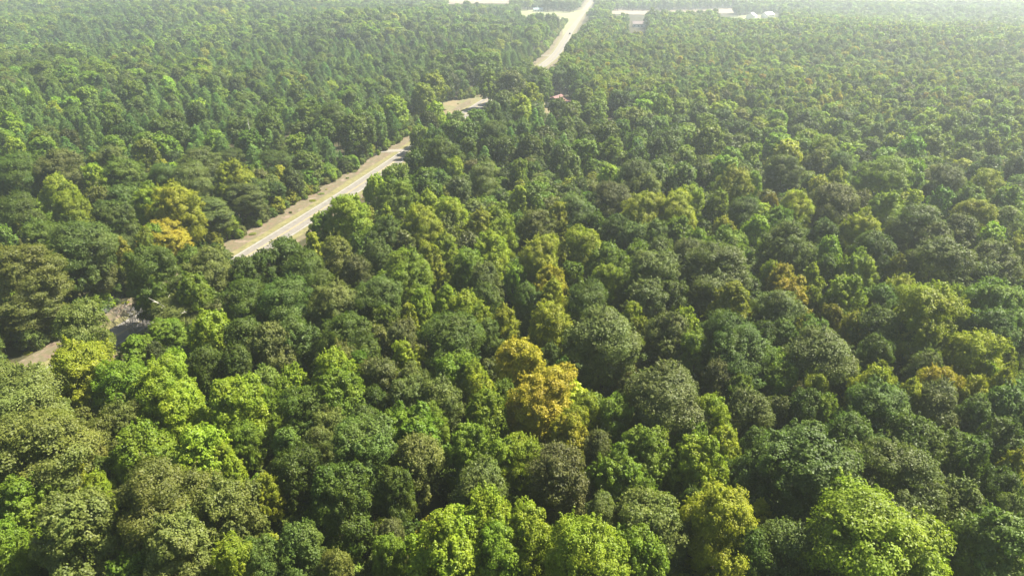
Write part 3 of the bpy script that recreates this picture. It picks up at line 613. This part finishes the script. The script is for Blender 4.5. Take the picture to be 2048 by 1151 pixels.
COLW = {'D': 'dark green', 'G': 'grey-green', 'B': 'cool mid-green', 'F': 'fresh green', 'L': 'lime green', 'Y': 'yellow-green',
        'W': 'golden yellow', 'O': 'olive brown', 'R': 'brownish grey-green', 'K': 'pale khaki green', 'C': 'near-black'}
FORMW = {'dome': 'broad domed', 'cauli': 'knobbly', 'fine': 'soft feathery', 'poplar': 'tall rounded', 'plume': 'plume-topped'}
BANDS = [(.90, 'along the bottom edge'), (.80, 'in the second belt up'), (.70, 'in the third belt up'),
         (.60, 'in the fourth belt up'), (.50, 'across mid-picture'), (.40, 'just above mid-picture'),
         (.30, 'level with the near road'), (-9, 'level with the tan field')]
ORD = ['first', 'second', 'third', 'fourth', 'fifth', 'sixth', 'seventh', 'eighth', 'ninth', 'tenth', 'eleventh', 'twelfth']
picked = order[:300]
cells = {}
for i in picked:
    x, y, h, d, c, vi = trees[i]
    px, py, dep = project(x, y, h - .4 * crown_h(h, d))
    bi = next(n for n, (lo, _) in enumerate(BANDS) if py >= lo)
    cells.setdefault((bi, c, VAR[vi][0]), []).append((px, i))
labels = {}
for (bi, c, form), lst in cells.items():
    lst.sort()
    for n, (px, i) in enumerate(lst):
        if len(lst) == 1:
            labels[i] = 'only %s %s tree %s' % (COLW[c], FORMW[form], BANDS[bi][1])
        else:
            labels[i] = '%s %s tree, %s such from left %s' % (COLW[c], FORMW[form], ORD[min(n, 11)], BANDS[bi][1])
NAMES = {'dome': 'domed_broadleaf_tree', 'cauli': 'lobed_broadleaf_tree', 'fine': 'feathery_broadleaf_tree', 'poplar': 'rounded_broadleaf_tree', 'plume': 'plumed_broadleaf_tree'}
tree_obj = {}
for i in picked:
    x, y, h, d, c, vi = trees[i]
    e = make_tree(NAMES[VAR[vi][0]], x, y, h, d, c, vi)
    tag(e, labels[i], 'tree', 'broadleaf trees of the near forest')
    tree_obj[i] = e
rest = [trees[i] for i in order[300:]]

# the nearest plantation pines, one by one
pine_f = [t for t in fill if t[4] == 'P' and abs(project(t[0], t[1], t[2])[0] - .5) < .5 and t[0] > 20]
pine_f.sort(key=lambda t: -t[3] / project(*t[:3])[2])
pset = set(id(t) for t in pine_f[:300])
for t in pine_f[:300]:
    e = make_tree('pine_tree', t[0], t[1], t[2], t[3], 'P', KIDX['pine'][rng.integers(3)])
    tag(e, 'slim blue-green plantation pine on the slope beyond the barn', 'pine tree', 'pines of the plantation')
fill = [t for t in fill if id(t) not in pset]

# ------------------------------------------------------------------ the rest of the forest, uncounted
def forest(name, rows, label):
    n = len(rows)
    A = np.array([r[:4] for r in rows])
    kinds = []
    for r in rows:
        c = r[4]
        kinds.append(r[5] if len(r) > 5 else KIDX[FORM[c][rng.integers(len(FORM[c]))]][rng.integers(2)])
    kinds = np.array(kinds)
    pine = np.array([VAR[k][0] == 'pine' for k in kinds])
    h, d = A[:, 2], A[:, 3]
    hc = np.where(pine, .60 * h, np.where(h < 6.6, .96 * h, np.minimum(.66 * h, 1.35 * d + 1)))
    z = hgt(A[:, 0], A[:, 1]) + h - hc
    me = bpy.data.meshes.new(name)
    me.vertices.add(n)
    me.vertices.foreach_set('co', np.stack([A[:, 0], A[:, 1], z], 1).astype(np.float32).ravel())
    dist = np.hypot(A[:, 0], A[:, 1])
    idx = (kinds + np.where(dist > 620, NV, 0)).astype(np.int32)
    rot = np.stack([rng.normal(0, .03, n), rng.normal(0, .03, n), rng.uniform(0, 6.283, n)], 1)
    scl = np.stack([d / PD * rng.uniform(.92, 1.08, n), d / PD * rng.uniform(.92, 1.08, n), hc / PH], 1)
    tint = np.array([jit(r[4], .20) for r in rows])
    a = me.attributes.new('idx', 'INT', 'POINT'); a.data.foreach_set('value', idx)
    a = me.attributes.new('rot', 'FLOAT_VECTOR', 'POINT'); a.data.foreach_set('vector', rot.astype(np.float32).ravel())
    a = me.attributes.new('scl', 'FLOAT_VECTOR', 'POINT'); a.data.foreach_set('vector', scl.astype(np.float32).ravel())
    a = me.attributes.new('tint', 'FLOAT_VECTOR', 'POINT'); a.data.foreach_set('vector', tint.astype(np.float32).ravel())
    o = bpy.data.objects.new(name, me); col.objects.link(o)
    ng = bpy.data.node_groups.new(name + '_spread', 'GeometryNodeTree')
    ng.interface.new_socket('Geometry', in_out='INPUT', socket_type='NodeSocketGeometry')
    ng.interface.new_socket('Geometry', in_out='OUTPUT', socket_type='NodeSocketGeometry')
    N, L = ng.nodes, ng.links
    gi = N.new('NodeGroupInput'); go = N.new('NodeGroupOutput')
    ci = N.new('GeometryNodeCollectionInfo'); ci.inputs['Collection'].default_value = protos
    ci.inputs['Separate Children'].default_value = True; ci.inputs['Reset Children'].default_value = True
    ip = N.new('GeometryNodeInstanceOnPoints'); ip.inputs['Pick Instance'].default_value = True
    def na(nm, ty):
        q = N.new('GeometryNodeInputNamedAttribute'); q.data_type = ty; q.inputs['Name'].default_value = nm
        return next(s for s in q.outputs if s.enabled and s.name == 'Attribute')
    L.new(gi.outputs[0], ip.inputs['Points']); L.new(ci.outputs[0], ip.inputs['Instance'])
    L.new(na('idx', 'INT'), ip.inputs['Instance Index'])
    L.new(na('rot', 'FLOAT_VECTOR'), ip.inputs['Rotation'])
    L.new(na('scl', 'FLOAT_VECTOR'), ip.inputs['Scale'])
    L.new(ip.outputs[0], go.inputs[0])
    md = o.modifiers.new('spread', 'NODES'); md.node_group = ng
    tag(o, label, 'forest', kind='stuff')
    return o
forest('forest', [t for t in fill if t[4] != 'P'] + rest, 'dense mixed green forest covering the land to the hazy distance')
forest('pine_forest', [t for t in fill if t[4] == 'P'], 'massed blue-green pines of the far plantation and hills')

# ------------------------------------------------------------------ buildings
SIDING = noise_mat('dark_slate_siding', [(0.035, 0.042, 0.052), (0.055, 0.062, 0.075)], 2.0, rough=0.6)
REDROOF = noise_mat('faded_red_metal_roof', [(0.14, 0.07, 0.064), (0.19, 0.10, 0.092)], 0.7, rough=0.38, spec=0.6)
WHITEWALL = noise_mat('white_siding', [(0.62, 0.62, 0.60), (0.72, 0.72, 0.70)], 1.0, rough=0.6)
WHITEROOF = noise_mat('white_metal_roof', [(0.46, 0.47, 0.48), (0.54, 0.55, 0.56)], 0.6, rough=0.35, spec=0.6)
PINKROOF = noise_mat('pinkish_grey_shingle', [(0.15, 0.12, 0.118), (0.20, 0.165, 0.16)], 1.5)
BLUEROOF = noise_mat('pale_blue_metal_roof', [(0.20, 0.27, 0.30), (0.26, 0.33, 0.36)], 0.6, rough=0.4, spec=0.5)
GLASS = noise_mat('dark_window_glass', [(0.02, 0.025, 0.03), (0.04, 0.05, 0.055)], 0.8, rough=0.1, spec=0.8)
BRICK = noise_mat('chimney_brick', [(0.22, 0.09, 0.06), (0.30, 0.13, 0.09)], 3.0)
def slab(a, b, c, d, t):
    """a roof plane with thickness t from four corners"""
    n = (Vector(b) - Vector(a)).cross(Vector(d) - Vector(a)).normalized() * t
    lo = [tuple(Vector(p) - n) for p in (a, b, c, d)]
    return MB().prism(lo, [a, b, c, d])
def barn():
    e = empty('barn', (23.3, 377.8, hz(23, 381)), math.radians(-29.4))
    L = 9.5
    sec = [(-5.8, 0), (6.6, 0), (6.6, 3.1), (2.8, 4.0), (-1.0, 5.45), (-5.8, 3.75)]
    MB().prism([(x, 0, z) for x, z in sec], [(x, L, z) for x, z in sec]).build('wall', SIDING, e)
    ov = .5
    slab((-6.4, -ov, 3.66), (-1.0, -ov, 5.62), (-1.0, L + ov, 5.62), (-6.4, L + ov, 3.66), .12).build('roof_slope', REDROOF, e)
    slab((-1.0, -ov, 5.62), (2.85, -ov, 4.16), (2.85, L + ov, 4.16), (-1.0, L + ov, 5.62), .12).build('roof_slope', REDROOF, e)
    slab((2.9, -ov, 4.13), (7.2, -ov, 3.10), (7.2, L + ov, 3.10), (2.9, L + ov, 4.13), .10).build('porch_roof', REDROOF, e)
    MB().prism([(-1.22, -ov-.02, 5.60), (-.78, -ov-.02, 5.60), (-1.0, -ov-.02, 5.76)], [(-1.22, L+ov+.02, 5.60), (-.78, L+ov+.02, 5.60), (-1.0, L+ov+.02, 5.76)]).build('ridge_cap', REDROOF, e)
    for x0 in (-4.9, -0.6):
        d = MB().box(x0, x0 + 2.5, -.08, -.003, .05, 2.5).build('garage_door', WHITEWALL, e)
        for k in range(1, 4): MB().box(x0 + .05, x0 + 2.45, -.10, -.083, .05 + k * .61, .09 + k * .61).build('panel_rail', WHITEWALL, d)
    MB().box(3.6, 4.7, -.07, -.003, .05, 2.1).build('door', WHITEWALL, e)
    tag(e, 'dark slate barn with a faded red metal roof and white garage doors', 'barn')
def gable_house(name, x, y, rz, w, l, eave, ridge, roofm, wallm, label, cat, chimney=True, wins=4):
    e = empty(name, (x, y, hz(x, y)), rz)
    sec = [(-w/2, -1.0), (w/2, -1.0), (w/2, eave), (0, ridge), (-w/2, eave)]
    wl = MB().prism([(-l/2, a, b) for a, b in sec], [(l/2, a, b) for a, b in sec]).build('wall', wallm, e)
    k = (ridge - eave) / (w / 2); o = .5
    for s in (-1, 1):
        a = [(-l/2 - o, s * (w/2 + o), eave - k*o + .16), (l/2 + o, s * (w/2 + o), eave - k*o + .16), (l/2 + o, 0, ridge + .16), (-l/2 - o, 0, ridge + .16)]
        if s > 0: a = a[::-1]
        rf = slab(*a, .14).build('roof_slope', roofm, e)
    MB().box(-l/2 - o, l/2 + o, -.18, .18, ridge + .12, ridge + .22).build('ridge_cap', roofm, e)
    for i in range(wins):
        cx = -l/2 + l * (i + .5) / wins
        if i == wins // 2:
            MB().box(cx - .5, cx + .5, -w/2 - .06, -w/2 - .003, 0, 2.1).build('door', GLASS, e)
        else:
            f = MB().box(cx - .65, cx + .65, -w/2 - .08, -w/2 - .003, .9, 2.2).build('window', wallm, e)
            MB().box(cx - .5, cx + .5, -w/2 - .10, -w/2 - .083, 1.02, 2.08).build('pane', GLASS, f)
    if chimney: MB().box(l * .2, l * .2 + .9, .5, 1.3, ridge - 1.4, ridge + .9).build('chimney', BRICK, e)
    return tag(e, label, cat)
barn()
gable_house('house', 146, 832, math.radians(-6), 9, 16, 3.6, 6.4, PINKROOF, WHITEWALL, 'low white house with a pinkish grey roof behind the pine slope', 'house')
gable_house('farmhouse', 327, 1000, math.radians(62), 12, 15, 5.0, 9.0, WHITEROOF, WHITEWALL, 'white gabled farmhouse, the nearer of the two bright roofs', 'house', False)
gable_house('white_barn', 360, 1032, math.radians(40), 10, 18, 4.4, 7.6, WHITEROOF, WHITEWALL, 'long white outbuilding behind the white farmhouse', 'barn', False, 6)
gable_house('shed', 38, 1076, math.radians(4), 9, 13, 3.2, 5.2, BLUEROOF, WHITEWALL, 'small shed with a pale blue roof at the pasture edge', 'shed', False, 3)

# ------------------------------------------------------------------ a dark car far along the road
CARPAINT = noise_mat('dark_car_paint', [(0.02, 0.022, 0.03), (0.03, 0.033, 0.04)], 3, rough=0.25, spec=0.6)
TYRE = noise_mat('tyre_rubber', [(0.015, 0.015, 0.015), (0.03, 0.03, 0.03)], 5)
RIM = noise_mat('wheel_rim', [(0.4, 0.4, 0.42), (0.5, 0.5, 0.52)], 5, rough=0.3, metal=0.8)
LAMP = noise_mat('tail_lamp', [(0.35, 0.02, 0.02), (0.4, 0.03, 0.03)], 5, rough=0.2)
def car():
    i = int(np.argmin(abs(ROAD[:, 1] - 757)))
    p = ROAD[i] + NRM[i] * 1.6
    e = empty('car', (p[0], p[1], hz(*p) + .13), math.atan2(tng[i, 1], tng[i, 0]))
    low = [(-2.25, .35), (2.2, .35), (2.3, .75), (1.3, 1.02), (-2.2, 1.08), (-2.3, .8)]
    MB().prism([(x, .9, z) for x, z in low], [(x, -.9, z) for x, z in low]).build('body', CARPAINT, e)
    cab = [(1.1, 1.02), (.35, 1.62), (-1.7, 1.66), (-2.15, 1.07)]
    MB().prism([(x, .78, z) for x, z in cab], [(x, -.78, z) for x, z in cab]).build('cabin', CARPAINT, e)
    MB().poly([(-2.17, -.66, 1.12), (-2.17, .66, 1.12), (-1.76, .62, 1.6), (-1.76, -.62, 1.6)]).build('rear_window', GLASS, e)
    MB().poly([(1.08, .66, 1.07), (1.08, -.66, 1.07), (.42, -.62, 1.6), (.42, .62, 1.6)]).build('windscreen', GLASS, e)
    for s in (-1, 1):
        MB().box(-1.6, .5, min(s*.79, s*.80), max(s*.79, s*.80), 1.12, 1.52).build('side_window', GLASS, e)
        MB().box(-2.32, -2.27, min(s*.5, s*.85), max(s*.5, s*.85), .78, .95).build('tail_light', LAMP, e)
        for x in (-1.4, 1.4):
            w = MB(); n = 14
            w.prism([(x + .34*math.cos(a), s*.72, .34 + .34*math.sin(a)) for a in [6.283*k/n for k in range(n)]],
                    [(x + .34*math.cos(a), s*.93, .34 + .34*math.sin(a)) for a in [6.283*k/n for k in range(n)]])
            wh = w.build('wheel', TYRE, e)
            MB().prism([(x + .2*math.cos(a), s*.93, .34 + .2*math.sin(a)) for a in [6.283*k/n for k in range(n)]],
                       [(x + .2*math.cos(a), s*.945, .34 + .2*math.sin(a)) for a in [6.283*k/n for k in range(n)]]).build('rim', RIM, wh)
    tag(e, 'small dark car on the far stretch of road', 'car')
car()

# ------------------------------------------------------------------ bare and dead wood
def bare_tree(x, y, h):
    e = empty('bare_tree', (x, y, hz(x, y)))
    r = random.Random(5)
    st, tw = MB(), MB()
    def grow(p, d, ln, rad, lev):
        t = p + d * ln
        if lev < 3:
            q = p + d * ln * .5 + Vector((r.uniform(-.1, .1), r.uniform(-.1, .1), 0)) * ln
            (st if lev < 2 else tw).tube([p, q, t], [rad, rad * .8, rad * .55], 5 if lev < 2 else 3)
        else:
            tw.tube([p, t], [rad, rad * .6], 3)
        if lev == 5: return
        for k in range((3, 4, 4, 4, 3)[lev]):
            nd = (d + Vector((r.gauss(0, .55), r.gauss(0, .55), r.gauss(.10, .35)))).normalized()
            grow(p + d * ln * r.uniform(.4, 1), nd, ln * r.uniform(.45, .68), max(.016, rad * .52), lev + 1)
    for k in range(6):
        a = k * 1.05 + r.uniform(-.3, .3)
        d = Vector((.30 * math.cos(a), .30 * math.sin(a), 1)).normalized()
        grow(Vector((.25 * math.cos(a), .25 * math.sin(a), -.1)), d, h * r.uniform(.48, .6), .085, 0)
    st.build('stem', DEADWOOD, e); tg = tw.build('twigs', DEADWOOD, e)
    tag(e, 'bare grey many-stemmed tree at the edge of the near road', 'bare tree')
bare_tree(-80.6, 127.6, 10.5)
# bleached dead boughs standing out of the khaki crown beside the bare tree
def dead_boughs(i):
    e = tree_obj[i]
    x, y, h, d, c, vi = trees[i]
    r = random.Random(9)
    for k in range(9):
        a = k * .7 + r.uniform(-.2, .2); rr = d * r.uniform(.22, .42)
        p0 = Vector((.3 * rr * math.cos(a), .3 * rr * math.sin(a), h * .55))
        p1 = Vector((rr * math.cos(a), rr * math.sin(a), h * r.uniform(.86, .97)))
        m = (p0 + p1) / 2 + Vector((r.uniform(-.5, .5), r.uniform(-.5, .5), .8))
        mb = MB().tube([p0, m, p1], [.16, .12, .05], 5)
        for q in range(5):
            t = p1.lerp(m, r.uniform(0, .7)); dd = Vector((r.uniform(-1, 1), r.uniform(-1, 1), r.uniform(.2, 1))).normalized()
            mb.tube([t, t + dd * r.uniform(.7, 1.5)], [.05, .025], 4)
        mb.build('dead_branch', PALEWOOD, e)
    e['label'] = 'pale khaki tree with bleached dead boughs beside the bare grey tree'
bi = min(tree_obj, key=lambda i: abs(project(*trees[i][:3])[0] - 366/2048) + abs(project(trees[i][0], trees[i][1], trees[i][2] - 4)[1] - 622/1151))
dead_boughs(bi)
def snag(x, y, h):
    e = empty('dead_snag', (x, y, hz(x, y)))
    mb = MB().tube([(0, 0, -.2), (.1, 0, h * .5), (.3, .1, h)], [.26, .19, .05], 7)
    mb.build('trunk', PALEWOOD, e)
    for k in range(5):
        a = k * 2.1; z = h * (.5 + .09 * k)
        MB().tube([(.15, 0, z), (.15 + 1.1 * math.cos(a), 1.1 * math.sin(a), z + .8)], [.07, .025], 5).build('branch', PALEWOOD, e)
    tag(e, 'pale bleached dead trunk standing above the forest behind the near road', 'dead tree')
snag(-101, 262, 19)
# young conifers along the verge
sap = [(-70.8, 246.1), (-69.2, 250.5), (-68.0, 255.0), (-66.3, 259.0), (-64.9, 263.6), (-63.6, 267.5), (-61.8, 272.0), (-72.5, 241.0)]
for k, (x, y) in enumerate(sorted(sap, key=lambda q: q[1])):
    h = 6.2 + rng.uniform(-.8, 1.5)
    e = make_tree('young_pine', x, y, h, 3.0, 'P', KIDX['pine'][k % 3], [v * rng.uniform(.85, 1.15) for v in (.085, .15, .022)])
    for c in e.children:
        if c.name.startswith('crown'): c.location.z = .5; c.scale.z = (h - .5) / PH
        else: c.scale.z = .05; c.location.z = .5
    tag(e, 'light green young conifer on the verge, %s of the row counted from the near end' % ORD[k], 'young conifer', 'young conifers along the verge')


# ------------------------------------------------------------------ haze
hb = MB().box(-4150, 4150, -550, 6150, float(gz.min()) - 6, 82)
haze_m = bpy.data.materials.new('haze_air'); haze_m.use_nodes = True
hn = haze_m.node_tree.nodes
hn.remove(hn['Principled BSDF'])
pv = hn.new('ShaderNodeVolumePrincipled')
pv.inputs['Color'].default_value = (0.86, 0.94, 1.0, 1)
pv.inputs['Density'].default_value = 0.00042
pv.inputs['Anisotropy'].default_value = 0.65
haze_m.node_tree.links.new(pv.outputs[0], hn['Material Output'].inputs['Volume'])
haze = hb.build('haze', haze_m)
tag(haze, 'thin pale summer haze whitening the far forest', 'haze', kind='stuff')
